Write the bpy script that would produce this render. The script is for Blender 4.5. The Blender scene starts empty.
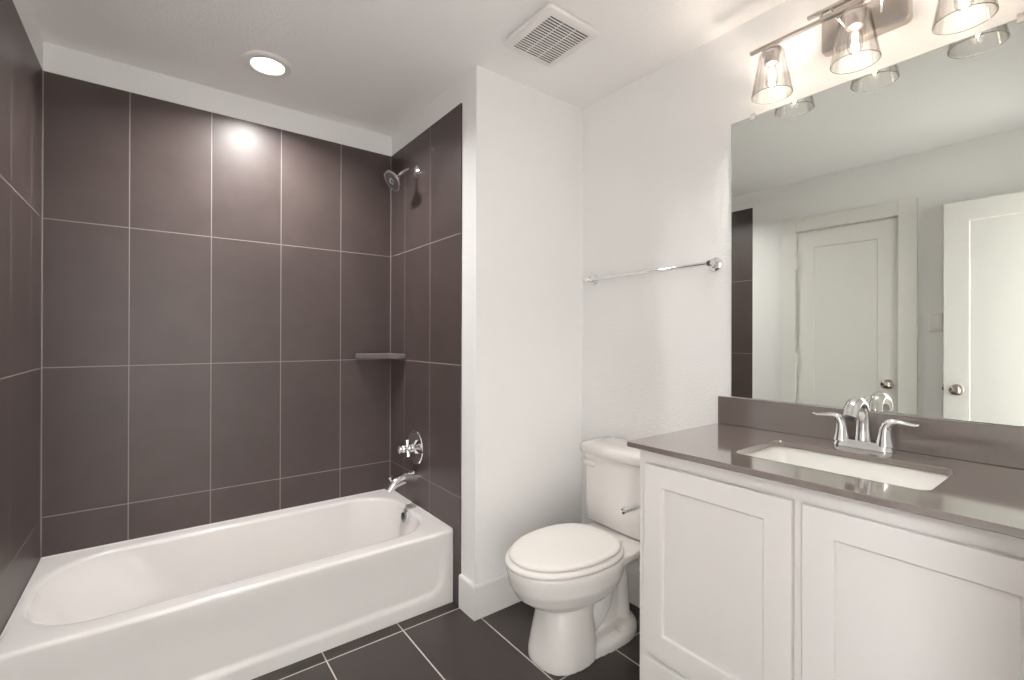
import bpy, bmesh, math
from math import pi, sin, cos, radians
from mathutils import Vector, Matrix

S = bpy.context.scene
COL = S.collection

# ------------------------------------------------------------------ camera
cd = bpy.data.cameras.new('camera'); cam = bpy.data.objects.new('camera', cd); COL.objects.link(cam)
F = Vector((0.60357154, 0.79730592, 0.00215962)); R = Vector((0.79730174, -0.60357538, 0.00258844)); U = Vector((-0.00336727, -0.00015956, 0.99999432))
M = Matrix((R, U, -F)).transposed().to_4x4(); M.translation = Vector((0, 0, 1.2382))
cam.matrix_world = M
cd.sensor_width = 36; cd.sensor_fit = 'HORIZONTAL'
cd.lens = 469.164 / 1024 * 36
cd.shift_y = -3.46 / 1024
cd.clip_start = 0.02; cd.clip_end = 60
S.camera = cam

# ------------------------------------------------------------------ world, lights, exposure
w = bpy.data.worlds.new('world'); S.world = w; w.use_nodes = True
w.node_tree.nodes['Background'].inputs[0].default_value = (0.9, 0.95, 1, 1)
w.node_tree.nodes['Background'].inputs[1].default_value = 0.15
S.view_settings.view_transform = 'Standard'; S.view_settings.look = 'None'
S.view_settings.gamma = 1; S.view_settings.use_curve_mapping = False
S.view_settings.exposure = 0.67
S.cycles.max_bounces = 14; S.cycles.diffuse_bounces = 8; S.cycles.glossy_bounces = 8; S.cycles.transparent_max_bounces = 24
S.cycles.caustics_reflective = True; S.cycles.sample_clamp_indirect = 6
try:
    S.cycles.use_denoising = True; S.cycles.denoiser = 'OPENIMAGEDENOISE'
except Exception: pass

WARM = (1, 0.88, 0.76)
def lamp(name, kind, loc, power, color=(1, 1, 1), size=0.1, rot=(0, 0, 0), sy=None, spot=None):
    l = bpy.data.lights.new(name, kind); l.energy = power; l.color = color
    if kind == 'AREA':
        l.size = size
        if sy: l.shape = 'RECTANGLE'; l.size_y = sy
        else: l.shape = 'DISK'
    else:
        l.shadow_soft_size = size
    if spot: l.spot_size = radians(spot[0]); l.spot_blend = spot[1]
    o = bpy.data.objects.new(name, l); o.location = loc; o.rotation_euler = rot; COL.objects.link(o); return o

# room sizes (metres), read off the photograph
xL, xR, D, y1, W, C = -0.374, 1.114, 2.674, 1.746, 1.785, 2.442
YF = -0.02            # inner face of the entry wall
ZT = 2.32             # top of the tile
XB = 1.122            # painted side of the partition
SHX, SHY = 1.69, (0.75, 0.508, 0.266)   # vanity light shades

for i, y in enumerate(SHY):
    lamp('vanity_bulb_light', 'POINT', (SHX, y, 2.13), 0.06, WARM, 0.012)
    lamp('vanity_fill_up', 'SPOT', (SHX, y, 2.145), 3.6, WARM, 0.012, (pi, 0, 0), spot=(145, 0.9))  # added upward spot inside the shade, brightens ceiling and upper walls
    lamp('vanity_fill_down', 'SPOT', (SHX, y, 2.122), 7, (1, 0.975, 0.945), 0.012, spot=(125, 0.9))  # added downward spot inside the shade, brightens counter and lower room
lamp('downlight_light', 'AREA', (0.386, 2.30, C - 0.03), 11, (1, 0.975, 0.95), 0.125).data.spread = 2.65
HALL_FILL = ((-1.40, -0.45, 80), (1.65, -0.40, 48))  # added fill lamps in the unseen hall, brighten the bathroom through the doorway
for x, y, p in HALL_FILL:
    lamp('hall_fill_lamp', 'AREA', (x, y, 2.385), p, (0.965, 0.985, 1), 0.62)

# ------------------------------------------------------------------ materials
def nt(name):
    m = bpy.data.materials.new(name); m.use_nodes = True
    return m, m.node_tree, m.node_tree.nodes, m.node_tree.links, m.node_tree.nodes['Principled BSDF']
def mat(name, col, rough=0.5, metal=0.0, spec=0.5, coat=0.0, bump=None, emis=None, var=0.0, vscale=6):
    m, t, N, L, b = nt(name)
    b.inputs['Base Color'].default_value = (*col, 1); b.inputs['Roughness'].default_value = rough
    b.inputs['Metallic'].default_value = metal; b.inputs['Specular IOR Level'].default_value = spec
    b.inputs['Coat Weight'].default_value = coat
    if emis: b.inputs['Emission Color'].default_value = (*emis[0], 1); b.inputs['Emission Strength'].default_value = emis[1]
    tc = N.new('ShaderNodeTexCoord')
    if var:
        n = N.new('ShaderNodeTexNoise'); n.inputs['Scale'].default_value = vscale; n.inputs['Detail'].default_value = 4
        L.new(tc.outputs['Object'], n.inputs['Vector'])
        r = N.new('ShaderNodeValToRGB')
        r.color_ramp.elements[0].position = 0.3; r.color_ramp.elements[1].position = 0.7
        r.color_ramp.elements[0].color = (*[c * (1 - var) for c in col], 1); r.color_ramp.elements[1].color = (*[min(1, c * (1 + var)) for c in col], 1)
        L.new(n.outputs['Fac'], r.inputs['Fac']); L.new(r.outputs['Color'], b.inputs['Base Color'])
    if bump:
        sc, st, dist = bump
        n = N.new('ShaderNodeTexNoise'); n.inputs['Scale'].default_value = sc; n.inputs['Detail'].default_value = 3
        L.new(tc.outputs['Object'], n.inputs['Vector'])
        r = N.new('ShaderNodeValToRGB'); r.color_ramp.elements[0].position = 0.45; r.color_ramp.elements[1].position = 0.62
        L.new(n.outputs['Fac'], r.inputs['Fac'])
        bp = N.new('ShaderNodeBump'); bp.inputs['Strength'].default_value = st; bp.inputs['Distance'].default_value = dist
        L.new(r.outputs['Color'], bp.inputs['Height']); L.new(bp.outputs['Normal'], b.inputs['Normal'])
    return m
def tile_mat(name, ax, off, step, tile, grout, gw, rough, spec=0.5):
    """stacked rectangular tiles: grout lines at off+k*step along two world axes"""
    m, t, N, L, b = nt(name)
    g = N.new('ShaderNodeNewGeometry'); sp = N.new('ShaderNodeSeparateXYZ'); L.new(g.outputs['Position'], sp.inputs[0])
    def math(op, a, bb, clamp=False):
        n = N.new('ShaderNodeMath'); n.operation = op; n.use_clamp = clamp
        for i, v in enumerate((a, bb)):
            if v is None: continue
            if isinstance(v, (int, float)): n.inputs[i].default_value = v
            else: L.new(v, n.inputs[i])
        return n.outputs[0]
    ds, ids = [], []
    for a, o, s in zip(ax, off, step):
        u = math('DIVIDE', math('SUBTRACT', sp.outputs[a], o), s)
        fr = math('FRACT', u, None); ids.append(math('FLOOR', u, None))
        d = math('MULTIPLY', math('MINIMUM', fr, math('SUBTRACT', 1.0, fr)), s)
        ds.append(d)
    d = math('MINIMUM', *ds)
    mask = math('SUBTRACT', 1.0, math('DIVIDE', math('SUBTRACT', d, gw * 0.40), gw * 0.2, True), True)
    # cloudy glaze, a slightly different tone for each tile
    n = N.new('ShaderNodeTexNoise'); n.inputs['Scale'].default_value = 5; n.inputs['Detail'].default_value = 6; n.inputs['Roughness'].default_value = 0.65
    L.new(g.outputs['Position'], n.inputs['Vector'])
    wn = N.new('ShaderNodeTexWhiteNoise'); wn.noise_dimensions = '2D'
    cmb = N.new('ShaderNodeCombineXYZ'); L.new(ids[0], cmb.inputs[0]); L.new(ids[1], cmb.inputs[1]); L.new(cmb.outputs[0], wn.inputs['Vector'])
    v = math('ADD', math('MULTIPLY', n.outputs['Fac'], 0.75), math('MULTIPLY', wn.outputs['Value'], 0.15))
    r = N.new('ShaderNodeValToRGB'); r.color_ramp.elements[0].position = 0.2; r.color_ramp.elements[1].position = 0.75
    r.color_ramp.elements[0].color = (*[c * 0.82 for c in tile], 1); r.color_ramp.elements[1].color = (*[c * 1.22 for c in tile], 1)
    L.new(v, r.inputs['Fac'])
    mx = N.new('ShaderNodeMix'); mx.data_type = 'RGBA'; L.new(mask, mx.inputs['Factor']); L.new(r.outputs['Color'], mx.inputs[6]); mx.inputs[7].default_value = (*grout, 1)
    L.new(mx.outputs[2], b.inputs['Base Color'])
    ro = math('ADD', math('ADD', rough - 0.05, math('MULTIPLY', n.outputs['Fac'], 0.1)), math('MULTIPLY', mask, 0.4))
    L.new(ro, b.inputs['Roughness']); b.inputs['Specular IOR Level'].default_value = spec
    bp = N.new('ShaderNodeBump'); bp.inputs['Strength'].default_value = 0.4; bp.inputs['Distance'].default_value = 0.001
    L.new(math('SUBTRACT', 1.0, mask), bp.inputs['Height']); L.new(bp.outputs['Normal'], b.inputs['Normal'])
    return m
def glass_mat(name, tint, edge, gl=0.9):
    """clear thin glass: transmits straight through, mirrors and darkens towards the edge"""
    m = bpy.data.materials.new(name); m.use_nodes = True; N = m.node_tree.nodes; L = m.node_tree.links
    N.remove(N['Principled BSDF']); out = N['Material Output']
    tr = N.new('ShaderNodeBsdfTransparent'); go = N.new('ShaderNodeBsdfGlossy'); go.inputs['Roughness'].default_value = 0.03
    lw = N.new('ShaderNodeLayerWeight'); lw.inputs['Blend'].default_value = 0.5
    r = N.new('ShaderNodeValToRGB'); e = r.color_ramp.elements
    e[0].position = 0.55; e[0].color = (*tint, 1); e[1].position = 0.97; e[1].color = (*edge, 1)
    L.new(lw.outputs['Facing'], r.inputs['Fac']); L.new(r.outputs['Color'], tr.inputs['Color'])
    fr = N.new('ShaderNodeFresnel'); fr.inputs['IOR'].default_value = 1.45
    mu = N.new('ShaderNodeMath'); mu.operation = 'MULTIPLY'; mu.inputs[1].default_value = gl; L.new(fr.outputs[0], mu.inputs[0])
    mx = N.new('ShaderNodeMixShader'); L.new(mu.outputs[0], mx.inputs[0]); L.new(tr.outputs[0], mx.inputs[1]); L.new(go.outputs[0], mx.inputs[2])
    L.new(mx.outputs[0], out.inputs['Surface'])
    return m

TILE = (0.085, 0.063, 0.059); GROUT = (0.28, 0.25, 0.237)
m_wall = mat('painted_wall', (0.89, 0.883, 0.875), 0.55, spec=0.3, bump=(110, 0.10, 0.003))
m_wallR = mat('orange_peel_wall', (0.89, 0.883, 0.875), 0.5, spec=0.35, bump=(120, 0.22, 0.003))
m_ceil = mat('ceiling_paint', (0.93, 0.915, 0.91), 0.7, spec=0.2, bump=(90, 0.16, 0.003))
m_trim = mat('trim_paint', (0.83, 0.815, 0.795), 0.35, spec=0.4, bump=(30, 0.02, 0.001))
m_door = mat('door_paint', (0.81, 0.80, 0.765), 0.4, spec=0.4, bump=(30, 0.02, 0.001))
m_cab = mat('cabinet_paint', (0.76, 0.735, 0.715), 0.38, spec=0.4, bump=(40, 0.03, 0.001))
m_tb = tile_mat('tile_back', (0, 2), (0.82, 0.501), (0.306, 0.609), TILE, GROUT, 0.0042, 0.40)
m_ts = tile_mat('tile_side', (1, 2), (2.475, 0.501), (0.306, 0.609), TILE, GROUT, 0.0042, 0.40)
m_fl = tile_mat('tile_floor', (0, 1), (1.1455, 1.857), (0.312, 0.609), (0.050, 0.039, 0.036), (0.62, 0.58, 0.55), 0.005, 0.36)
m_wood = mat('hall_floor', (0.66, 0.64, 0.62), 0.9, bump=(300, 0.4, 0.004), var=0.15, vscale=40)
m_tub = mat('tub_enamel', (0.88, 0.855, 0.835), 0.2, spec=0.5, coat=0.1, var=0.01)
m_por = mat('porcelain', (0.80, 0.775, 0.75), 0.10, spec=0.5, coat=0.3, var=0.01)
m_seat = mat('seat_plastic', (0.82, 0.79, 0.755), 0.22, spec=0.5, var=0.01)
m_sink = mat('sink_porcelain', (0.86, 0.85, 0.81), 0.12, coat=0.3, var=0.01)
m_quartz = mat('quartz', (0.185, 0.152, 0.139), 0.12, spec=0.5, coat=1.0, var=0.03, vscale=160)
m_quartz.node_tree.nodes['Principled BSDF'].inputs['Coat IOR'].default_value = 1.9
m_quartz.node_tree.nodes['Principled BSDF'].inputs['Coat Roughness'].default_value = 0.08
m_chrome = mat('chrome', (0.82, 0.82, 0.83), 0.09, 1.0, var=0.01)
m_satc = mat('satin_chrome', (0.78, 0.77, 0.76), 0.3, 1.0, var=0.01)
m_nick = mat('brushed_nickel', (0.50, 0.46, 0.43), 0.28, 1.0, var=0.05, vscale=30)
m_sat = mat('satin_nickel', (0.42, 0.37, 0.33), 0.25, 1.0, var=0.05, vscale=30)
m_dark = mat('dark_nozzle_plate', (0.055, 0.055, 0.06), 0.3, spec=0.5, var=0.05)
m_plast = mat('white_plastic', (0.84, 0.82, 0.80), 0.35, spec=0.4, var=0.01)
m_black = mat('fan_cavity', (0.03, 0.028, 0.027), 0.8, var=0.1)
m_mirror = mat('mirror_silver', (0.80, 0.83, 0.79), 0.0, 1.0, var=0.002)
m_medge = mat('mirror_glass_edge', (0.42, 0.50, 0.46), 0.15, spec=0.6, var=0.05)
m_clip = mat('clip_plastic', (0.80, 0.77, 0.78), 0.15, spec=0.6, var=0.02)
m_shade = glass_mat('shade_glass', (1, 0.995, 0.99), (0.74, 0.70, 0.67), 0.5)
m_bulb = glass_mat('bulb_glass', (0.99, 0.98, 0.97), (0.8, 0.75, 0.7), 0.6)
m_rim = mat('glass_rim', (0.22, 0.185, 0.165), 0.1, spec=0.9, var=0.05)
m_fil = mat('filament_glow', (1, 0.9, 0.75), 0.5, emis=((1, 0.90, 0.76), 14), var=0.01)
m_lens = mat('downlight_lens', (1, 0.95, 0.88), 0.4, emis=((1, 0.93, 0.82), 5), var=0.01)
m_hlens = mat('hall_fill_lens', (1, 1, 1), 0.4, emis=((1, 0.97, 0.93), 5), var=0.01)  # glowing lens of the added hall fill lights
m_caulk = mat('caulk', (0.30, 0.27, 0.255), 0.5, var=0.03)

# ------------------------------------------------------------------ mesh helpers
def obj(name, bm, m, parent=None, smooth=False, bevel=0, seg=2, subsurf=0, angle=35):
    bmesh.ops.recalc_face_normals(bm, faces=bm.faces[:])
    me = bpy.data.meshes.new(name); bm.to_mesh(me); bm.free()
    for mm in (m if isinstance(m, (list, tuple)) else (m,)): me.materials.append(mm)
    o = bpy.data.objects.new(name, me); COL.objects.link(o)
    if smooth or bevel:
        for p in me.polygons: p.use_smooth = True
    if bevel:
        b = o.modifiers.new('bevel', 'BEVEL'); b.width = bevel; b.segments = seg; b.limit_method = 'ANGLE'; b.angle_limit = radians(40); b.harden_normals = True
    elif smooth and angle:
        me.set_sharp_from_angle(angle=radians(angle))
    if subsurf:
        s = o.modifiers.new('subsurf', 'SUBSURF'); s.levels = subsurf; s.render_levels = subsurf
    if parent: o.parent = parent; o.matrix_parent_inverse = parent.matrix_world.inverted()
    return o
def tag(o, label, cat, kind=None, group=None):
    o['label'] = label; o['category'] = cat
    if kind: o['kind'] = kind
    if group: o['group'] = group
    return o
def thing(name, label, cat, loc, kind=None, group=None):
    o = bpy.data.objects.new(name, None); o.empty_display_size = 0.05; COL.objects.link(o); o.location = loc
    o.matrix_world = Matrix.Translation(Vector(loc))
    return tag(o, label, cat, kind, group)
def box(bm, a, b):
    vs = [bm.verts.new((x, y, z)) for z in (a[2], b[2]) for y in (a[1], b[1]) for x in (a[0], b[0])]
    for f in ((0, 2, 3, 1), (4, 5, 7, 6), (0, 1, 5, 4), (2, 6, 7, 3), (0, 4, 6, 2), (1, 3, 7, 5)): bm.faces.new([vs[i] for i in f])
    return bm
def bx(*ab):
    bm = bmesh.new()
    for a, b in ab: box(bm, a, b)
    return bm
def loft(bm, loops, cap0=True, cap1=True, closed=False):
    rows = [[bm.verts.new(p) for p in l] for l in loops]; n = len(rows[0])
    rng = range(len(rows) if closed else len(rows) - 1)
    for i in rng:
        a, b = rows[i], rows[(i + 1) % len(rows)]
        for j in range(n): bm.faces.new((a[j], a[(j + 1) % n], b[(j + 1) % n], b[j]))
    if not closed:
        if cap0: bm.faces.new(rows[0][::-1])
        if cap1: bm.faces.new(rows[-1])
    return bm
def frame_for(d):
    d = Vector(d).normalized(); a = Vector((0, 0, 1)) if abs(d.z) < 0.9 else Vector((1, 0, 0))
    u = d.cross(a).normalized(); return d, u, d.cross(u).normalized()
def lathe(bm, o, d, prof, n=40, cap0=True, cap1=True):
    """prof: (distance along d, radius)"""
    d, u, v = frame_for(d); o = Vector(o)
    return loft(bm, [[o + d * h + (u * cos(2 * pi * k / n) + v * sin(2 * pi * k / n)) * max(r, 1e-4) for k in range(n)] for h, r in prof], cap0, cap1)
def spline(pts, n=8):
    P = [Vector(p) for p in pts]; P = [2 * P[0] - P[1]] + P + [2 * P[-1] - P[-2]]; out = []
    for i in range(1, len(P) - 2):
        for k in range(n):
            t = k / n; a, b, c, d = P[i - 1:i + 3]
            out.append(0.5 * ((2 * b) + (c - a) * t + (2 * a - 5 * b + 4 * c - d) * t * t + (3 * b - a - 3 * c + d) * t ** 3))
    out.append(P[-2]); return out
def tube(bm, pts, rad, n=20, sc=(1, 1), up=None):
    """sweep an ellipse along pts; rad one value or one per point; each may be (ru, rv)"""
    P = [Vector(p) for p in pts]; m = len(P)
    if not isinstance(rad, (list, tuple)): rad = [rad] * m
    loops = []; u = None
    for i in range(m):
        t = (P[min(i + 1, m - 1)] - P[max(i - 1, 0)]).normalized()
        if u is None: u = (Vector(up) if up else frame_for(t)[1])
        u = (u - t * u.dot(t)).normalized(); v = t.cross(u)
        r = rad[i]; ru, rv = r if isinstance(r, (list, tuple)) else (r * sc[0], r * sc[1])
        loops.append([P[i] + u * cos(2 * pi * k / n) * ru + v * sin(2 * pi * k / n) * rv for k in range(n)])
    return loft(bm, loops)
def lerp_list(vals, m):
    out = []
    for i in range(m):
        t = i / (m - 1) * (len(vals) - 1); k = min(int(t), len(vals) - 2); f = t - k
        a, b = vals[k], vals[k + 1]
        out.append(tuple(x * (1 - f) + y * f for x, y in zip(a, b)) if isinstance(a, tuple) else a * (1 - f) + b * f)
    return out
def rrect(x0, x1, ya, yb, r, z, ns=8, na=8):
    """rounded rectangle loop, fixed point count; r one value or four (x0ya, x1ya, x1yb, x0yb)"""
    if not isinstance(r, (list, tuple)): r = [r] * 4
    cs = [((x0 + r[0], ya + r[0]), pi, r[0]), ((x1 - r[1], ya + r[1]), 1.5 * pi, r[1]), ((x1 - r[2], yb - r[2]), 0, r[2]), ((x0 + r[3], yb - r[3]), 0.5 * pi, r[3])]
    arcs = [[(c[0] + rr * cos(a + pi / 2 * k / na), c[1] + rr * sin(a + pi / 2 * k / na)) for k in range(na + 1)] for c, a, rr in cs]
    out = []
    nss = ns if isinstance(ns, (list, tuple)) else [ns] * 4
    for i in range(4):
        out += arcs[i]; a = arcs[i][-1]; b = arcs[(i + 1) % 4][0]
        for k in range(1, nss[i]): out.append((a[0] + (b[0] - a[0]) * k / nss[i], a[1] + (b[1] - a[1]) * k / nss[i]))
    return [Vector((x, y, z)) for x, y in out]
def panel_slab(bm, y0, y1_, z0, z1, xf, xb, st, rt, rb, depth, ch=0.006, both=False):
    """door leaf in a plane of constant x: face at xf (recessed flat panel), back at xb"""
    s = 1 if xf > xb else -1
    def ring(a, b, c, d, x): return [bm.verts.new((x, y, z)) for y, z in ((a, c), (b, c), (b, d), (a, d))]
    def face_side(x, sg, o):
        i1 = ring(y0 + st, y1_ - st, z0 + rb, z1 - rt, x)
        i2 = ring(y0 + st + ch, y1_ - st - ch, z0 + rb + ch, z1 - rt - ch, x - sg * depth)
        for p, q in ((o, i1), (i1, i2)):
            for k in range(4): bm.faces.new((p[k], p[(k + 1) % 4], q[(k + 1) % 4], q[k]))
        bm.faces.new(i2)
    o = ring(y0, y1_, z0, z1, xf); ob = ring(y0, y1_, z0, z1, xb)
    face_side(xf, s, o)
    for k in range(4): bm.faces.new((o[k], o[(k + 1) % 4], ob[(k + 1) % 4], ob[k]))
    if both: face_side(xb, -s, ob)
    else: bm.faces.new(ob[::-1])
    return bm
def struct(name, bm, m, label, cat, parent=None, **k):
    o = obj(name, bm, m, parent, **k)
    if not parent: tag(o, label, cat, 'structure')
    return o

# ------------------------------------------------------------------ room shell
DY0, DY1, DZ = 0.934, 1.565, 2.053       # closed door opening
EX0, EX1 = -0.236, 0.50                  # entry doorway
T = 0.12
struct('floor', bx(((xL - T, YF - T, -0.1), (W + T, D + T, 0))), m_fl, 'dark brown rectangular tile floor with pale grout lines', 'floor')
struct('ceiling', bx(((xL - T, YF - T, C), (W + T, D + T, C + 0.1))), m_ceil, 'off-white textured ceiling above the bathroom', 'ceiling')
tb = 0.008
wb = struct('wall_back', bx(((xL - T, D + tb, 0), (W + T, D + T, C))), m_wall, 'wall behind the long side of the bathtub, dark tiled with a white band above', 'wall')
struct('tile_surround', bx(((xL, D, 0), (xR, D + tb, ZT))), m_tb, None, None, wb, bevel=0.001)
struct('trim_2', bx(((xL, D - 0.0035, 0.343), (xL + 0.0035, D, ZT))), m_caulk, 'pale grout joint in the left back corner of the shower tile', 'trim')
struct('trim_3', bx(((xR - 0.0035, D - 0.0035, 0.343), (xR, D, 1.117)), ((xR - 0.0035, D - 0.0035, 1.145), (xR, D, ZT))), m_caulk, 'pale grout joint in the back corner above and below the corner shelf', 'trim')
wl = struct('wall_left', bx(((xL - T, YF, 0), (xL - tb * 0, DY0, C)), ((xL - T, DY1, 0), (xL, 1.895, C)), ((xL - T, DY0, DZ), (xL, DY1, C)),
            ((xL - T, 1.895, 0), (xL - tb, D + tb, ZT)), ((xL - T, 1.895, ZT), (xL, D + tb, C))), m_wall, 'white left wall holding the closed door, dark tiled beside the bathtub', 'wall')
struct('tile_surround', bx(((xL - tb, 1.896, 0), (xL, D, ZT - 0.001))), m_ts, None, None, wl)
wp = struct('wall_partition', bx(((XB, y1, 0), (W + T, D + tb, C))), m_wall, 'white partition wall between the bathtub and the toilet', 'wall')
struct('tile_surround', bx(((xR, 1.866, 0), (XB, D, ZT))), m_ts, None, None, wp, bevel=0.001)
struct('wall_right', bx(((W, YF - T, 0), (W + T, y1, C))), m_wallR, 'white textured wall behind the toilet, mirror and vanity', 'wall')
struct('wall_front', bx(((xL - T, YF - T, 0), (EX0, YF, C)), ((EX1, YF - T, 0), (W, YF, C)), ((EX0, YF - T, 2.065), (EX1, YF, C))), m_wall, 'white wall around the entry doorway', 'wall')

def baseboard(name, a, b, n, label):
    """a,b floor ends on the wall face; n outward normal"""
    a = Vector((*a, 0)); b = Vector((*b, 0)); n = Vector((*n, 0)); bm = bmesh.new()
    prof = [(0, 0), (0.014, 0), (0.014, 0.142), (0.010, 0.150), (0, 0.150)]
    loft(bm, [[p + n * d + Vector((0, 0, z)) for d, z in prof] for p in (a, b)])
    return struct(name, bm, m_trim, label, 'baseboard')
baseboard('baseboard_back', (XB - 0.012, y1), (W, y1), (0, -1), 'tall white baseboard under the partition behind the toilet')
baseboard('baseboard_partition', (XB, y1 - 0.0142), (XB, 1.864), (-1, 0), 'short white baseboard wrapping the partition edge beside the bathtub')
baseboard('baseboard_right', (W, 0.965), (W, y1 - 0.0145), (-1, 0), 'white baseboard behind the toilet along the textured wall')
baseboard('baseboard_left', (xL, 1.668), (xL, 1.894), (1, 0), 'white baseboard between the closed door and the bathtub tile')
baseboard('baseboard_front', (xL, 0.0), (xL, 0.834), (1, 0), 'white baseboard behind the open entry door')

# closed single-panel door in the left wall
d1 = thing('door_1', 'closed white single-panel door in the left wall, seen in the mirror', 'door', (xL, 1.25, 0), 'structure')
obj('leaf', panel_slab(bmesh.new(), DY0 + 0.004, DY1 - 0.004, 0.012, DZ - 0.004, xL - 0.010, xL - 0.045, 0.115, 0.125, 0.20, 0.006, 0.004), m_door, d1, bevel=0.0015)
def casing(parent, ya, yb, zt, wd, x):
    bm = bmesh.new(); t = 0.016
    for a, b in (((x, ya - wd, 0), (x + t, ya, zt + wd)), ((x, yb, 0), (x + t, yb + wd, zt + wd)), ((x, ya, zt), (x + t, yb, zt + wd))): box(bm, a, b)
    return obj('casing', bm, m_door, parent, bevel=0.003)
casing(d1, DY0 + 0.002, DY1 - 0.002, DZ + 0.002, 0.099, xL)
def knob(parent, p, d, name='knob'):
    prof = [(0, 0.033), (0.006, 0.033), (0.010, 0.028), (0.012, 0.013), (0.030, 0.012), (0.036, 0.020), (0.046, 0.0275), (0.056, 0.0275), (0.064, 0.021), (0.068, 0.010), (0.069, 0)]
    return obj(name, lathe(bmesh.new(), p, d, prof), m_sat, parent, smooth=True)
knob(d1, (xL - 0.0095, 0.995, 0.93), (1, 0, 0))
for z in (1.815, 1.075, 0.25):
    bm = lathe(bmesh.new(), (xL + 0.021, DY1 - 0.002, z - 0.05), (0, 0, 1), [(0, 0.004), (0.003, 0.0065), (0.097, 0.0065), (0.1, 0.004)], 14)
    box(bm, (xL - 0.010, DY1 - 0.010, z - 0.045), (xL + 0.018, DY1 - 0.001, z + 0.045))
    obj('hinge', bm, m_plast, d1)

# open entry door folded back along the left wall
d2 = thing('door_2', 'white entry door standing open in front of the left wall, at the mirror edge', 'door', (EX0, YF, 0), 'structure')
obj('leaf', panel_slab(bmesh.new(), YF + 0.004, 0.687, 0.012, 2.050, EX0, EX0 - 0.035, 0.112, 0.115, 0.20, 0.006, 0.004, both=True), m_door, d2, bevel=0.0015)
knob(d2, (EX0, 0.628, 0.935), (1, 0, 0)); knob(d2, (EX0 - 0.035, 0.628, 0.935), (-1, 0, 0))
obj('latch_plate', bx(((EX0 - 0.029, 0.6865, 0.905), (EX0 - 0.006, 0.6885, 0.965))), m_sat, d2)
obj('latch_bolt', bx(((EX0 - 0.023, 0.688, 0.925), (EX0 - 0.012, 0.698, 0.945))), m_sat, d2, bevel=0.002)
bm = bmesh.new()
for a, b in (((EX0 - 0.06, YF, 0), (EX0 - 0.045, YF + 0.016, 2.15)), ((EX1, YF, 0), (EX1 + 0.09, YF + 0.016, 2.15)), ((EX0 - 0.045, YF, 2.065), (EX1, YF + 0.016, 2.15))): box(bm, a, b)
struct('trim_1', bm, m_trim, 'white casing around the entry doorway', 'trim', bevel=0.003)

# hall outside the doorway
HY, HB = YF - T, -1.75
struct('floor_hall', bx(((-2.0, HB - 0.1, -0.1), (2.2, HY, -0.004))), m_wood, 'pale hall floor outside the doorway', 'floor')
struct('ceiling_hall', bx(((-2.0, HB - 0.1, C), (2.2, HY, C + 0.1))), m_ceil, 'white hall ceiling outside the doorway', 'ceiling')
struct('wall_hall_left', bx(((-2.1, HB - 0.1, 0), (-2.0, HY, C))), m_wall, 'white left hall wall outside the doorway', 'wall')
struct('wall_hall_right', bx(((2.2, HB - 0.1, 0), (2.3, HY, C))), m_wall, 'white right hall wall outside the doorway', 'wall')
struct('wall_hall_back', bx(((-2.0, HB - 0.1, 0), (2.2, HB, C))), m_wall, 'white far hall wall facing the doorway', 'wall')
struct('wall_hall_front', bx(((-2.0, HY, 0), (xL - T, HY + 0.1, C)), ((W + T, HY, 0), (2.2, HY + 0.1, C))), m_wall, 'white hall wall beside the doorway', 'wall')
for (x, y, p), side in zip(HALL_FILL, ('left', 'right')):  # out-of-view fixtures made up to carry the added fill lamps
    hl = thing('hall_fill_fixture', 'added round flat fill light on the unseen hall ceiling, at its %s end' % side, 'ceiling light', (x, y, C), group='added hall fill lights')
    obj('rim', lathe(bmesh.new(), (x, y, C), (0, 0, -1), [(0, 0.35), (0.02, 0.35), (0.035, 0.335), (0.035, 0.32), (0.02, 0.315)], 48), m_plast, hl, smooth=True)
    obj('lens', lathe(bmesh.new(), (x, y, C - 0.02), (0, 0, -1), [(0, 0.315), (0.012, 0.312), (0.02, 0.30), (0.022, 0)], 48), m_hlens, hl, smooth=True)

# ------------------------------------------------------------------ bathtub
def sst(a, b, x):
    t = max(0, min(1, (x - a) / (b - a))); return t * t * (3 - 2 * t)
tub = thing('bathtub', 'white alcove bathtub with a recessed apron, between dark tiled walls', 'bathtub', (0.37, 1.92, 0))
TZ, TY, TX0, TX1, TYB = 0.337, 1.92, xL + 0.002, xR - 0.002, D - 0.002
def outer(ins, z, recess=False):
    l = rrect(TX0 + ins * 0, TX1 - ins * 0, TY + ins, TYB, [0.004 + ins * 0] * 4, z, [150, 30, 60, 30], 10)
    if recess:
        for p in l:
            if p.y < TY + 0.02:
                # apron panel set back inside a raised border, round lower corners, fading towards the top
                xa, xb, zb, rr = TX0 + 0.055, TX1 - 0.055, 0.062, 0.07
                cx = min(max(p.x, xa + rr), xb - rr); cz = max(p.z, zb + rr)
                dd = math.hypot(p.x - cx, p.z - cz) if (p.z < zb + rr or p.x < xa + rr or p.x > xb - rr) else 0
                inside = rr - dd
                f = sst(-0.010, 0.012, inside) * (1 - sst(0.20, 0.315, p.z))
                p.y += 0.012 * f
    return l
loops = [outer(0.0, z, True) for z in [0.0, 0.02] + [0.03 + 0.006 * k for k in range(15)] + [0.13, 0.16, 0.19, 0.22, 0.25, 0.28, 0.30, TZ - 0.015]]
for a in (0.15, 0.35, 0.6, 0.85, 1.0):
    th = a * pi / 2; loops.append(outer(0.014 * (1 - cos(th)), TZ - 0.014 + 0.014 * sin(th)))
def inner(l, r_, f, b, rad, z): return rrect(-0.354 + l, 1.068 - r_, 1.992 + f, 2.615 - b, rad, z, [150, 30, 60, 30], 10)
RB = (0.21, 0.20, 0.20, 0.24)
loops.append(inner(-0.006, -0.006, -0.006, -0.006, RB, TZ))
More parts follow.
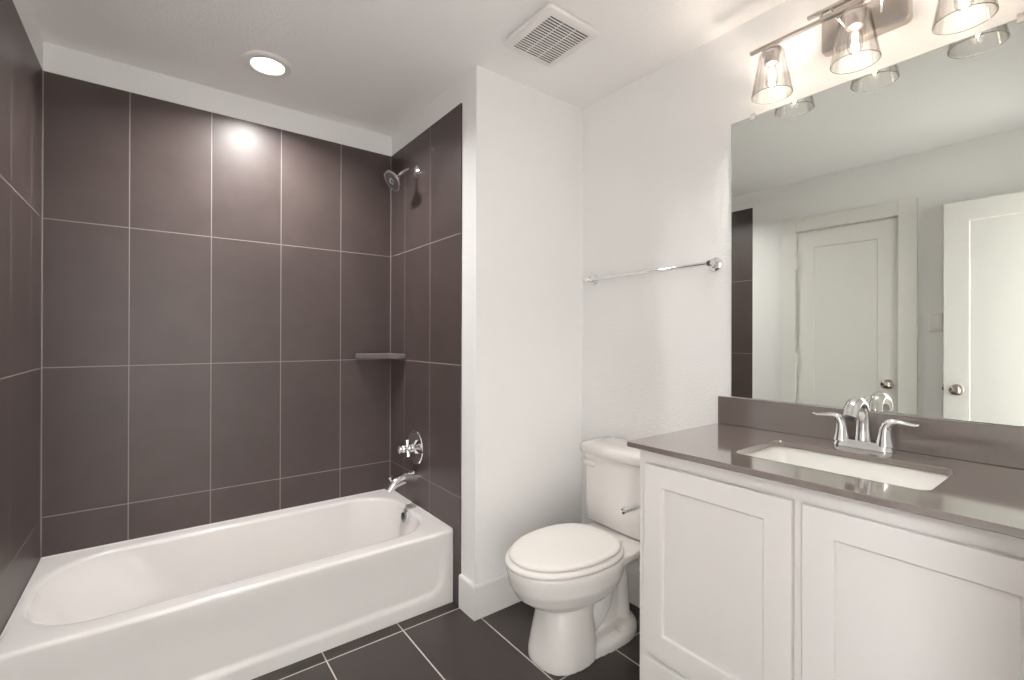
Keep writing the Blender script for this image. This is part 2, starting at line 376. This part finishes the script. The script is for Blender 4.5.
for a in (0.3, 0.6, 0.85, 1.0):
    th = a * pi / 2; k = 0.016 * sin(th); loops.append(inner(k, k, k, k, RB, TZ - 0.016 * (1 - cos(th))))
for k in range(1, 9):
    t = k / 9; e = t ** 1.1
    loops.append(inner(0.016 + 0.20 * e, 0.016 + 0.045 * e, 0.016 + 0.045 * e, 0.016 + 0.04 * e, (0.21, 0.20, 0.20, 0.24 + 0.03 * t), TZ - 0.016 - 0.235 * t))
for a in (0.0, 0.2, 0.4, 0.6, 0.8, 1.0):
    th = a * pi / 2; k = 0.06 * (1 - cos(th)); 
    loops.append(inner(0.216 + k * 1.6, 0.061 + k, 0.061 + k, 0.056 + k, RB, 0.089 - 0.045 * sin(th) if a else 0.089))
loops.append(inner(0.42, 0.20, 0.17, 0.165, 0.13, 0.042))
loops.append(inner(0.55, 0.40, 0.25, 0.25, 0.05, 0.040))
obj('shell', loft(bmesh.new(), loops), m_tub, tub, smooth=True, angle=80)
bm = bx(((TX0, D - 0.008, TZ - 0.004), (TX1, D - 0.0005, TZ + 0.003)), ((xR - 0.008, TY + 0.01, TZ - 0.004), (xR - 0.0005, D - 0.008, TZ + 0.003)))
obj('caulk_line', bm, m_tub, tub)
ox, oz = 1.036, 0.292
ov = obj('overflow_plate', lathe(bmesh.new(), (ox + 0.012, 2.305, oz), (-1, 0, 0.16), [(0, 0.036), (0.004, 0.038), (0.010, 0.036), (0.013, 0.030), (0.014, 0)], 36), m_satc, tub, smooth=True)
bm = bmesh.new()
for k in range(-3, 4):
    hw = math.sqrt(max(0, 0.027 ** 2 - (k * 0.008) ** 2)); box(bm, (ox - 0.006, 2.305 - hw, oz + k * 0.008 - 0.0009), (ox - 0.0005 + 0.002 * k * 0.16, 2.305 + hw, oz + k * 0.008 + 0.0009))
obj('overflow_slots', bm, m_dark, ov)
obj('drain', lathe(bmesh.new(), (0.80, 2.305, 0.0405), (0, 0, 1), [(0, 0.034), (0.004, 0.034), (0.006, 0.028), (0.004, 0.02), (0.010, 0.016), (0.012, 0)], 32), m_chrome, tub, smooth=True)

# ------------------------------------------------------------------ shower fittings on the partition tile
FY = 2.325
sp = thing('tub_spout', 'chrome tub spout with diverter knob, low on the tile above the tub rim', 'spout', (xR, FY, 0.49))
pts = spline([(xR, FY, 0.493), (1.07, FY, 0.494), (1.02, FY, 0.485), (0.985, FY, 0.470), (0.962, FY, 0.440)], 6)
rr = lerp_list([(0.036, 0.036), (0.032, 0.031), (0.029, 0.028), (0.028, 0.025), (0.024, 0.024)], len(pts))
obj('body', tube(bmesh.new(), pts, rr, 24, up=(0, 1, 0)), m_chrome, sp, smooth=True)
obj('diverter_knob', lathe(bmesh.new(), (0.976, FY, 0.484), (-0.25, 0, 1), [(0, 0.006), (0.018, 0.005), (0.022, 0.011), (0.030, 0.010), (0.032, 0)], 20), m_chrome, sp, smooth=True)

sv = thing('shower_valve', 'chrome round shower valve plate with cross handle on the dark tile', 'shower valve', (xR, FY, 0.648))
obj('escutcheon', lathe(bmesh.new(), (xR, FY, 0.648), (-1, 0, 0), [(0, 0.090), (0.004, 0.092), (0.009, 0.088), (0.012, 0.072), (0.014, 0.050), (0.022, 0.034), (0.023, 0)], 56), m_chrome, sv, smooth=True)
obj('hub', lathe(bmesh.new(), (xR - 0.02, FY, 0.648), (-1, 0, 0), [(0, 0.026), (0.012, 0.024), (0.02, 0.018), (0.036, 0.017), (0.046, 0.022), (0.056, 0.021), (0.062, 0.017), (0.074, 0.021), (0.080, 0.019), (0.081, 0)], 32), m_chrome, sv, smooth=True)
for k in range(4):
    a = pi / 4 * 0.25 + k * pi / 2; d = Vector((0, sin(a), cos(a)))
    o = Vector((1.064, FY, 0.648)); bm = bmesh.new()
    tube(bm, [o + d * h for h in (0.012, 0.022, 0.034, 0.044, 0.047)], [0.010, 0.009, 0.011, 0.011, 0.005], 16)
    obj('handle_arm', bm, m_chrome, sv, smooth=True)

sh = thing('overhead_shower', 'chrome shower head on a bent arm high on the tiled partition wall', 'shower head', (xR, FY, 2.13))
obj('flange', lathe(bmesh.new(), (xR, FY, 2.128), (-1, 0, 0), [(0, 0.033), (0.004, 0.033), (0.010, 0.024), (0.016, 0.013), (0.017, 0)], 36), m_chrome, sh, smooth=True)
obj('arm', tube(bmesh.new(), spline([(xR, FY, 2.128), (1.085, FY, 2.130), (1.062, FY, 2.128), (1.035, FY, 2.108), (1.012, FY, 2.086)], 6), 0.0095, 18), m_chrome, sh, smooth=True)
hn = Vector((-0.80, -0.05, -0.60)).normalized()
hc = Vector((0.980, FY, 2.055))
hd = obj('head', lathe(bmesh.new(), hc - hn * 0.040, hn, [(0, 0.009), (0.004, 0.015), (0.012, 0.017), (0.018, 0.020), (0.026, 0.036), (0.034, 0.052), (0.042, 0.058), (0.048, 0.057), (0.049, 0.050), (0.047, 0)], 48), m_chrome, sh, smooth=True)
obj('nozzle_plate', lathe(bmesh.new(), hc + hn * 0.0065, hn, [(0, 0.049), (0.003, 0.048), (0.004, 0.03), (0.003, 0.02), (0.004, 0)], 40), m_dark, hd, smooth=True)
obj('nozzle_ring', lathe(bmesh.new(), hc + hn * 0.008, hn, [(0, 0.019), (0.004, 0.018), (0.0045, 0.014), (0.002, 0.011), (0.002, 0)], 32), m_chrome, hd, smooth=True)

bm = bmesh.new()
sx, sy_ = 0.215, 0.215
prof = [(xR - 0.0005, D - 0.0005), (xR - sx, D - 0.0005), (xR - sx, D - 0.035), (xR - sx * 0.80, D - 0.075), (xR - sx * 0.48, D - 0.135), (xR - 0.075, D - sy_ * 0.88), (xR - 0.035, D - sy_), (xR - 0.0005, D - sy_)]
loft(bm, [[Vector((x, y, z)) for x, y in prof] for z in (1.117, 1.145)])
tag(obj('corner_shelf', bm, mat('shelf_tile', (0.13, 0.105, 0.098), 0.35, var=0.15, vscale=25), bevel=0.004), 'small dark stone corner shelf in the back corner of the shower', 'shelf')

# ------------------------------------------------------------------ ceiling fixtures
dl = thing('recessed_downlight', 'round white recessed downlight glowing in the ceiling above the bathtub', 'ceiling light', (0.386, 2.30, C))
obj('trim_ring', lathe(bmesh.new(), (0.386, 2.30, C), (0, 0, -1), [(0, 0.100), (0.006, 0.100), (0.012, 0.094), (0.014, 0.080), (0.012, 0.068), (0.006, 0.063)], 56, True, True), m_plast, dl, smooth=True)
obj('lens', lathe(bmesh.new(), (0.386, 2.30, C - 0.006), (0, 0, -1), [(0, 0.063), (0.004, 0.063), (0.005, 0.05), (0.006, 0)], 48), m_lens, dl, smooth=True)

vx0, vx1, vy0, vy1 = 1.100, 1.368, 1.240, 1.530
vf = thing('exhaust_fan', 'square white slotted exhaust fan cover on the ceiling', 'vent', ((vx0 + vx1) / 2, (vy0 + vy1) / 2, C))
def vl(i, z, r=0.02): return rrect(vx0 + i, vx1 - i, vy0 + i, vy1 - i, r, z, 4, 5)
gx0, gx1, gy0, gy1 = vx0 + 0.036, vx1 - 0.036, vy0 + 0.030, vy1 - 0.030
def gl(z): return rrect(gx0, gx1, gy0, gy1, 0.003, z, 4, 5)
obj('cover', loft(bmesh.new(), [vl(0.016, C), vl(0.010, C - 0.006), vl(0.001, C - 0.018), vl(0, C - 0.024), vl(0.003, C - 0.030), vl(0.012, C - 0.034), gl(C - 0.036), gl(C - 0.012), gl(C)], True, True), m_plast, vf, smooth=True)
obj('cavity', bx(((gx0, gy0, C - 0.016), (gx1, gy1, C - 0.012)), ((gx0 + 0.0003, gy0 + 0.0003, C - 0.033), (gx0 + 0.002, gy1, C - 0.016)), ((gx1 - 0.002, gy0, C - 0.033), (gx1 - 0.0003, gy1, C - 0.016)), ((gx0, gy0 + 0.0003, C - 0.033), (gx1, gy0 + 0.002, C - 0.016)), ((gx0, gy1 - 0.002, C - 0.033), (gx1, gy1 - 0.0003, C - 0.016))), m_black, vf)
n = 17; st = (gy1 - gy0) / n
for k in range(n + 1):
    y = gy0 + st * k
    obj('slat', bx(((gx0 - 0.001, y - st * 0.23, C - 0.0355), (gx1 + 0.001, y + st * 0.23, C - 0.0335))), m_plast, vf)
for k in (1, 2):
    x = gx0 + (gx1 - gx0) * k / 3
    obj('cross_bar', bx(((x - 0.0012, gy0, C - 0.0335), (x + 0.0012, gy1, C - 0.031))), m_plast, vf)

# ------------------------------------------------------------------ mirror wall
mr = thing('wall_mirror', 'large frameless rectangular mirror above the vanity backsplash', 'mirror', (W, 0.49, 1.012))
MY0, MY1, MZ0, MZ1 = 0.035, 0.939, 1.0125, 2.068
obj('glass', bx(((W - 0.006, MY0, MZ0), (W - 0.001, MY1, MZ1))), m_mirror, mr)
e = 0.0045
bm = bx(((W - 0.0064, MY1 - 0.001, MZ0), (W - 0.001, MY1 + 0.0015, MZ1)), ((W - 0.0064, MY0 - 0.0015, MZ0), (W - 0.001, MY0 + 0.001, MZ1)), ((W - 0.0064, MY0, MZ1 - 0.001), (W - 0.001, MY1, MZ1 + 0.0015)))
obj('polished_edge', bm, m_medge, mr)
for y in (0.857, 0.172):
    bm = bx(((W - 0.010, y - 0.008, MZ1 - 0.012), (W - 0.0055, y + 0.008, MZ1 + 0.012)), ((W - 0.010, y - 0.008, MZ1 + 0.002), (W - 0.0005, y + 0.008, MZ1 + 0.012)))
    lathe(bm, (W - 0.010, y, MZ1 + 0.006), (-1, 0, 0), [(0, 0.0045), (0.002, 0.004), (0.003, 0)], 14)
    obj('clip', bm, m_clip, mr, bevel=0.0012)

vlg = thing('vanity_light', 'three-shade brushed nickel vanity light with clear glass shades above the mirror', 'wall light', (W, 0.508, 2.25))
def plate_loop(x, i, r): return [Vector((x, p.x, p.y)) for p in rrect(0.392 + i, 0.624 - i, 2.178 + i, 2.312 - i, r, 0, 4, 6)]
obj('backplate', loft(bmesh.new(), [plate_loop(W, 0, 0.016), plate_loop(W - 0.022, 0, 0.016), plate_loop(W - 0.028, 0.003, 0.013), plate_loop(W - 0.030, 0.008, 0.008)]), m_nick, vlg, smooth=True)
obj('lower_bar', bx(((SHX - 0.008, 0.193, 2.248), (SHX + 0.008, 0.823, 2.258))), m_nick, vlg, bevel=0.001)
obj('upper_bar', bx(((SHX - 0.002, 0.372, 2.279), (SHX + 0.014, 0.640, 2.288))), m_nick, vlg, bevel=0.001)
for y in (0.600, 0.416):
    obj('bar_spacer', bx(((SHX - 0.001, y - 0.004, 2.257), (SHX + 0.007, y + 0.004, 2.280))), m_nick, vlg)
for y in (0.575, 0.440):
    bm = bmesh.new(); tube(bm, [(W - 0.028, y - 0.02 * (1 if y > 0.5 else -1), 2.235), (SHX + 0.004, y, 2.283)], 0.0045, 12)
    obj('arm', bm, m_chrome, vlg, smooth=True)
for y in SHY:
    obj('socket', lathe(bmesh.new(), (SHX, y, 2.248), (0, 0, -1), [(0, 0.008), (0.012, 0.008), (0.014, 0.030), (0.022, 0.032), (0.026, 0.024), (0.060, 0.024), (0.064, 0.021), (0.065, 0)], 32), m_nick, vlg, smooth=True)
    t = 0.0028
    sd = obj('glass_shade', lathe(bmesh.new(), (SHX, y, 2.224), (0, 0, -1), [(0.000, 0.027), (0.000, 0.036), (0.003, 0.0395), (0.010, 0.041), (0.080, 0.0525), (0.146, 0.0640), (0.146, 0.0640 - t), (0.080, 0.0525 - t), (0.010, 0.041 - t), (0.004, 0.036), (0.003, 0.027)], 56, False, False), m_shade, vlg, smooth=True, angle=60)
    rg = []
    for a in range(49):
        pass
    bm = bmesh.new(); rm = 0.0011
    loft(bm, [[Vector((SHX + cos(2 * pi * k / 56) * (0.0626 + rm * cos(q)), y + sin(2 * pi * k / 56) * (0.0626 + rm * cos(q)), 2.0775 + rm * sin(q))) for q in [2 * pi * j / 8 for j in range(8)]] for k in range(56)], closed=True)
    obj('rim', bm, m_rim, sd, smooth=True)
    bb = obj('bulb', lathe(bmesh.new(), (SHX, y, 2.186), (0, 0, -1), [(0, 0.011), (0.012, 0.012), (0.022, 0.017), (0.045, 0.021), (0.068, 0.019), (0.080, 0.012), (0.085, 0)], 28, False), m_bulb, vlg, smooth=True)
    bm = bmesh.new()
    for k in range(4):
        a = k * pi / 2 + 0.4; c, s = cos(a) * 0.0065, sin(a) * 0.0065
        tube(bm, [(SHX + c * 0.7, y + s * 0.7, 2.168), (SHX + c * 1.3, y + s * 1.3, 2.112)], 0.0022, 8)
    obj('filament', bm, m_fil, bb, smooth=True)

tw = thing('towel_bar', 'long thin chrome towel bar on the textured wall above the toilet', 'towel bar', (W, 1.33, 1.535))
BX, BZ = W - 0.044, 1.533
for y in (1.004, 1.662):
    obj('flange', lathe(bmesh.new(), (W, y, BZ), (-1, 0, 0), [(0, 0.028), (0.004, 0.029), (0.010, 0.027), (0.015, 0.020), (0.017, 0.012), (0.030, 0.011), (0.034, 0.014), (0.052, 0.014), (0.055, 0.011), (0.056, 0)], 36), m_chrome, tw, smooth=True)
obj('bar', tube(bmesh.new(), [(BX, 0.994, BZ), (BX, 1.690, BZ)], 0.0085, 20), m_chrome, tw, smooth=True)

# ------------------------------------------------------------------ vanity
CT, CB = 0.904, 0.887
vc = thing('vanity_cabinet', 'white shaker vanity cabinet under the brown quartz counter', 'cabinet', (1.5, 0.487, 0))
CY0, CY1, CX = 0.002, 0.962, 1.250
bm = bx(((CX, CY0, 0.10), (CX + 0.02, CY1, CB - 0.001)), ((CX + 0.02, CY1 - 0.018, 0.0), (W - 0.001, CY1, CB - 0.001)), ((CX + 0.02, CY0, 0.0), (W - 0.001, CY0 + 0.018, CB - 0.001)), ((CX + 0.02, CY0 + 0.018, 0.10), (W - 0.001, CY1 - 0.018, 0.12)))
obj('body', bm, m_cab, vc, bevel=0.001)
obj('toe_kick', bx(((CX + 0.07, CY0 + 0.018, 0), (CX + 0.085, CY1 - 0.018, 0.10))), m_cab, vc)
def cab_door(y0, y1_, z0, z1, name='door'):
    return obj(name, panel_slab(bmesh.new(), y0, y1_, z0, z1, CX - 0.019, CX - 0.001, 0.067, 0.064, 0.067, 0.008, 0.003), m_cab, vc, bevel=0.0022)
cab_door(0.499, 0.932, 0.258, 0.842); cab_door(0.050, 0.477, 0.258, 0.842)
for y0, y1_ in ((0.499, 0.932), (0.050, 0.477)):
    obj('drawer', bx(((CX - 0.019, y0, 0.112), (CX - 0.001, y1_, 0.236))), m_cab, vc, bevel=0.0022)

# countertop with the sink opening cut
SX0, SX1, SY0, SY1 = 1.345, 1.622, 0.268, 0.706
ct = thing('countertop', 'grey brown quartz vanity counter with backsplash and rectangular sink cutout', 'countertop', (1.5, 0.487, CB))
def cl(z, i): return rrect(1.211 + i, W - 0.001, YF + 0.003, 0.986 - i, [0.002, 0.002, 0.002, 0.004], z, 8, 4)
def sl(z, i, r=0.028): return rrect(SX0 + i, SX1 - i, SY0 + i, SY1 - i, r, z, 8, 4)
obj('slab', loft(bmesh.new(), [cl(CB, 0.002), cl(CB + 0.002, 0), cl(CT - 0.002, 0), cl(CT, 0.002), sl(CT, -0.0015), sl(CT - 0.0015, 0), sl(CB, 0)], closed=True), m_quartz, ct, smooth=True, angle=30)
obj('backsplash', bx(((W - 0.019, YF + 0.003, CT + 0.0005), (W - 0.001, 0.986, 1.0095))), m_quartz, ct, bevel=0.0012)

sk = thing('undermount_sink', 'white rectangular undermount sink set in the quartz counter', 'sink', (1.477, 0.484, 0.74))
def il(i, z, r): return rrect(SX0 - 0.006 + i, SX1 + 0.006 - i, SY0 - 0.006 + i, SY1 + 0.006 - i, r, z, 8, 4)
lp = [il(-0.025, CB - 0.001, 0.04), il(0.0, CB - 0.001, 0.034), il(0.002, CB - 0.004, 0.034)]
for k in range(1, 6): lp.append(il(0.002 + 0.028 * k / 5, CB - 0.004 - 0.095 * k / 5, 0.04))
for a in (0.25, 0.5, 0.75, 1.0):
    th = a * pi / 2; lp.append(il(0.030 + 0.035 * (1 - cos(th)), CB - 0.099 - 0.028 * sin(th), 0.045))
lp += [il(0.11, CB - 0.131, 0.03), il(0.135, CB - 0.132, 0.005)]
lo = [il(-0.025, CB - 0.012, 0.04), il(0.0, CB - 0.03, 0.04), il(0.03, CB - 0.142, 0.05), il(0.135, CB - 0.145, 0.005)]
obj('basin', loft(bmesh.new(), lo[::-1] + lp), m_sink, sk, smooth=True, angle=60)
obj('drain', lathe(bmesh.new(), (1.49, 0.484, CB - 0.1335), (0, 0, 1), [(0, 0.03), (0.005, 0.03), (0.007, 0.024), (0.005, 0.018), (0.009, 0.015), (0.010, 0)], 32), m_chrome, sk, smooth=True)

# faucet
FXc, FYc = 1.722, 0.496
fc = thing('bathroom_faucet', 'chrome two-handle centerset faucet behind the sink', 'faucet', (FXc, FYc, CT))
def fb(i, z): return rrect(FXc - 0.026 + i, FXc + 0.026 - i, FYc - 0.078 + i, FYc + 0.078 - i, 0.025 - i * 0.5, z, 6, 8)
obj('base', loft(bmesh.new(), [fb(-0.001, CT + 0.0005), fb(-0.001, CT + 0.004), fb(0.003, CT + 0.016), fb(0.006, CT + 0.023), fb(0.012, CT + 0.025)]), m_chrome, fc, smooth=True)
pts = spline([(FXc + 0.004, FYc, CT + 0.012), (FXc + 0.004, FYc, CT + 0.055), (FXc - 0.001, FYc, CT + 0.102), (FXc - 0.017, FYc, CT + 0.133), (FXc - 0.050, FYc, CT + 0.145), (FXc - 0.088, FYc, CT + 0.133), (FXc - 0.112, FYc, CT + 0.102)], 7)
rr = lerp_list([(0.024, 0.024), (0.020, 0.021), (0.0175, 0.0185), (0.0175, 0.0175), (0.019, 0.0165), (0.0195, 0.0165), (0.019, 0.016)], len(pts))
spo = obj('spout', tube(bmesh.new(), pts, rr, 28, up=(0, 1, 0)), m_chrome, fc, smooth=True)
obj('aerator', lathe(bmesh.new(), (FXc - 0.1105, FYc, CT + 0.1045), (-0.55, 0, -0.83), [(0, 0.0125), (0.008, 0.0125), (0.009, 0.010), (0.009, 0)], 24), m_dark, spo, smooth=True)
obj('lift_rod', lathe(bmesh.new(), (FXc + 0.024, FYc, CT + 0.01), (0, 0, 1), [(0, 0.003), (0.132, 0.003), (0.134, 0.0055), (0.143, 0.0055), (0.146, 0)], 14), m_chrome, fc, smooth=True)
for s in (1, -1):
    y = FYc + s * 0.055
    bm = bmesh.new()
    pts = spline([(FXc, y, CT + 0.016), (FXc, y, CT + 0.045), (FXc, y + s * 0.002, CT + 0.068), (FXc, y + s * 0.010, CT + 0.084), (FXc, y + s * 0.026, CT + 0.0895), (FXc - 0.002, y + s * 0.048, CT + 0.0880), (FXc - 0.004, y + s * 0.069, CT + 0.0865), (FXc - 0.005, y + s * 0.081, CT + 0.0895)], 6)
    rr = lerp_list([(0.025, 0.0245), (0.019, 0.0185), (0.0165, 0.0155), (0.0155, 0.0125), (0.0135, 0.0085), (0.0125, 0.006), (0.012, 0.005), (0.008, 0.0035)], len(pts))
    tube(bm, pts, rr, 24, up=(1, 0, 0))
    obj('handle', bm, m_chrome, fc, smooth=True)

# toilet paper holder on the side of the cabinet
tp = thing('toilet_paper_holder', 'small empty chrome toilet paper holder on the cabinet side beside the toilet', 'paper holder', (1.37, CY1, 0.658))
obj('post', lathe(bmesh.new(), (1.385, CY1 - 0.001, 0.658), (0, 1, 0), [(0, 0.024), (0.005, 0.024), (0.010, 0.014), (0.012, 0.009), (0.066, 0.009), (0.074, 0.008), (0.076, 0)], 28), m_chrome, tp, smooth=True)
obj('roll_bar', tube(bmesh.new(), [(1.385, CY1 + 0.066, 0.658), (1.254, CY1 + 0.066, 0.657), (1.252, CY1 + 0.066, 0.657), (1.245, CY1 + 0.066, 0.657), (1.244, CY1 + 0.066, 0.657)], [0.0085, 0.0085, 0.0095, 0.0095, 0.007], 18), m_chrome, tp, smooth=True)
obj('end_stop', tube(bmesh.new(), [(1.252, CY1 + 0.066, 0.660), (1.252, CY1 + 0.066, 0.674)], [0.0035, 0.003], 12), m_chrome, tp, smooth=True)

# ------------------------------------------------------------------ toilet
TYc = 1.352
tl = thing('toilet', 'white two-piece elongated toilet with closed lid beside the vanity', 'toilet', (1.4, TYc, 0))
def egg(xf, xb, hw, z, n=64, pf=2.0, pb=2.6, xm=None):
    """egg outline: tip at xf (towards the room), back at xb, half width hw at xm"""
    if xm is None: xm = xf + (xb - xf) * 0.55
    out = []
    for k in range(n):
        a = 2 * pi * k / n; c, s = cos(a), sin(a)
        p = pb if c > 0 else pf
        px = (abs(c) ** (2 / p)) * (xb - xm if c > 0 else xm - xf) * (1 if c > 0 else -1)
        py = (abs(s) ** (2 / p)) * hw * (1 if s > 0 else -1)
        out.append(Vector((xm + px, TYc + py, z)))
    return out
def remeshed(name, bm, m, parent, vox=0.005, smooth_it=6):
    o = obj(name, bm, m, parent, smooth=True, angle=None)
    r = o.modifiers.new('r', 'REMESH'); r.mode = 'VOXEL'; r.voxel_size = vox; r.use_smooth_shade = True
    s = o.modifiers.new('s', 'SMOOTH'); s.factor = 0.5; s.iterations = smooth_it
    dg = bpy.context.evaluated_depsgraph_get(); me = bpy.data.meshes.new_from_object(o.evaluated_get(dg))
    o.modifiers.clear(); o.data = me
    for p in me.polygons: p.use_smooth = True
    return o
bm = bmesh.new()
# bowl
loft(bm, [egg(1.175, 1.44, 0.085, 0.205), egg(1.150, 1.46, 0.105, 0.219), egg(1.110, 1.485, 0.136, 0.240), egg(1.072, 1.51, 0.163, 0.270), egg(1.046, 1.525, 0.180, 0.312), egg(1.033, 1.535, 0.187, 0.360), egg(1.032, 1.535, 0.188, 0.380), egg(1.036, 1.535, 0.184, 0.3865)])
# deck under the tank
loft(bm, [[Vector((x, TYc + y, z)) for x, y in ((1.40, -a), (1.745, -b), (1.745, b), (1.40, a))] for z, a, b in ((0.31, 0.10, 0.08), (0.345, 0.165, 0.13), (0.386, 0.172, 0.150))])
# pedestal
loft(bm, [egg(1.145, 1.40, 0.120, 0.0, pf=2.6), egg(1.146, 1.40, 0.120, 0.03, pf=2.6), egg(1.156, 1.395, 0.113, 0.09, pf=2.5), egg(1.168, 1.39, 0.103, 0.16, pf=2.4), egg(1.174, 1.40, 0.097, 0.22), egg(1.17, 1.42, 0.095, 0.28)])
# foot
loft(bm, [egg(1.16, 1.668, 0.122, 0.0, pb=2.2, xm=1.50), egg(1.16, 1.668, 0.122, 0.034, pb=2.2, xm=1.50), egg(1.18, 1.655, 0.110, 0.050, pb=2.2, xm=1.50), egg(1.2, 1.64, 0.092, 0.056, pb=2.2, xm=1.50)])
loft(bm, [[Vector((x, TYc + yy, z)) for x, yy in ((1.25, -0.055), (b, -0.045), (b, 0.045), (1.25, 0.055))] for z, b in ((0.02, 1.56), (0.15, 1.56), (0.34, 1.62))])
# trapway
tube(bm, spline([(1.30, TYc, 0.16), (1.38, TYc, 0.10), (1.46, TYc, 0.15), (1.50, TYc, 0.25), (1.545, TYc, 0.28), (1.585, TYc, 0.22), (1.59, TYc, 0.03)], 8), lerp_list([(0.062, 0.06), (0.074, 0.062), (0.072, 0.056), (0.066, 0.050), (0.062, 0.047), (0.060, 0.045), (0.070, 0.048)], 49), 24, up=(0, 1, 0))
remeshed('bowl', bm, m_por, tl, 0.0045, 8)
def seat_l(xf, xb, hw, z): return egg(xf, xb, hw, z, 72, 2.0, 2.7)
obj('seat', loft(bmesh.new(), [seat_l(1.034, 1.515, 0.182, 0.3868), seat_l(1.028, 1.52, 0.188, 0.390), seat_l(1.027, 1.52, 0.189, 0.398), seat_l(1.032, 1.517, 0.184, 0.4065), seat_l(1.042, 1.51, 0.174, 0.408)]), m_seat, tl, smooth=True, angle=75)
obj('lid', loft(bmesh.new(), [seat_l(1.052, 1.508, 0.168, 0.4085), seat_l(1.045, 1.51, 0.174, 0.412), seat_l(1.044, 1.511, 0.175, 0.418), seat_l(1.049, 1.506, 0.170, 0.4245), seat_l(1.062, 1.495, 0.157, 0.4275), seat_l(1.12, 1.45, 0.10, 0.430), seat_l(1.2, 1.38, 0.04, 0.431)]), m_seat, tl, smooth=True, angle=75)
for s in (-1, 1):
    obj('hinge', lathe(bmesh.new(), (1.513, TYc + s * 0.075 - 0.02, 0.404), (0, 1, 0), [(0, 0.008), (0.003, 0.011), (0.037, 0.011), (0.04, 0.008)], 18), m_seat, tl, smooth=True)
def tk(z, xf, hw, r=0.03, bow=0.012):
    l = rrect(xf, 1.770, TYc - hw, TYc + hw, [r, 0.012, 0.012, r], z, 10, 6)
    for p in l:
        k = sst(0.06, 0.0, p.x - xf); p.x -= bow * k * (1 - ((p.y - TYc) / hw) ** 2)
    return l
obj('tank', loft(bmesh.new(), [tk(0.388, 1.640, 0.172), tk(0.391, 1.618, 0.196), tk(0.403, 1.608, 0.205), tk(0.48, 1.606, 0.207), tk(0.58, 1.604, 0.209), tk(0.68, 1.602, 0.211), tk(0.704, 1.600, 0.212)]), m_por, tl, smooth=True, angle=60)
obj('tank_lid', loft(bmesh.new(), [tk(0.7045, 1.592, 0.216), tk(0.709, 1.584, 0.223), tk(0.738, 1.582, 0.224), tk(0.749, 1.588, 0.218), tk(0.754, 1.602, 0.203, 0.025), tk(0.7555, 1.65, 0.16, 0.01)]), m_por, tl, smooth=True, angle=75)
fl = obj('flush_lever', lathe(bmesh.new(), (1.604, 1.512, 0.664), (-1, 0, 0), [(0, 0.014), (0.010, 0.014), (0.014, 0.010), (0.015, 0)], 24), m_por, tl, smooth=True)
bm = bmesh.new()
tube(bm, spline([(1.590, 1.553, 0.664), (1.589, 1.54, 0.664), (1.588, 1.515, 0.664), (1.588, 1.485, 0.663), (1.590, 1.470, 0.662)], 5), lerp_list([(0.006, 0.003), (0.012, 0.005), (0.0155, 0.006), (0.0145, 0.006), (0.006, 0.003)], 21), 18, up=(0, 0, 1))
obj('paddle', bm, m_por, fl, smooth=True)
for s in (-1, 1):
    obj('bolt_cap', lathe(bmesh.new(), (1.50, TYc + s * 0.094, 0.052), (0, 0, 1), [(0, 0.013), (0.008, 0.013), (0.014, 0.009), (0.016, 0)], 20), m_por, tl, smooth=True)

# ------------------------------------------------------------------ light switch beside the closed door
ls = thing('light_switch', 'white rocker light switch on the left wall, between the two doors', 'light switch', (xL, 0.748, 1.341))
def pl(x, i): return [Vector((x, p.x, p.y)) for p in rrect(0.713 + i, 0.783 - i, 1.283 + i, 1.399 - i, 0.004, 0, 3, 4)]
obj('plate', loft(bmesh.new(), [pl(xL + 0.0005, 0), pl(xL + 0.004, 0), pl(xL + 0.006, 0.003)]), m_plast, ls, smooth=True)
bm = bmesh.new()
vs = [[bm.verts.new((xL + x, y, z)) for y in (0.7315, 0.7645)] for x, z in ((0.006, 1.308), (0.0095, 1.308), (0.0065, 1.341), (0.0085, 1.374), (0.006, 1.374))]
for k in range(4): bm.faces.new((vs[k][0], vs[k][1], vs[k + 1][1], vs[k + 1][0]))
for s in (0, 1): bm.faces.new([v[s] for v in vs])
bm.faces.new((vs[0][0], vs[4][0], vs[4][1], vs[0][1]))
obj('rocker', bm, m_plast, ls)
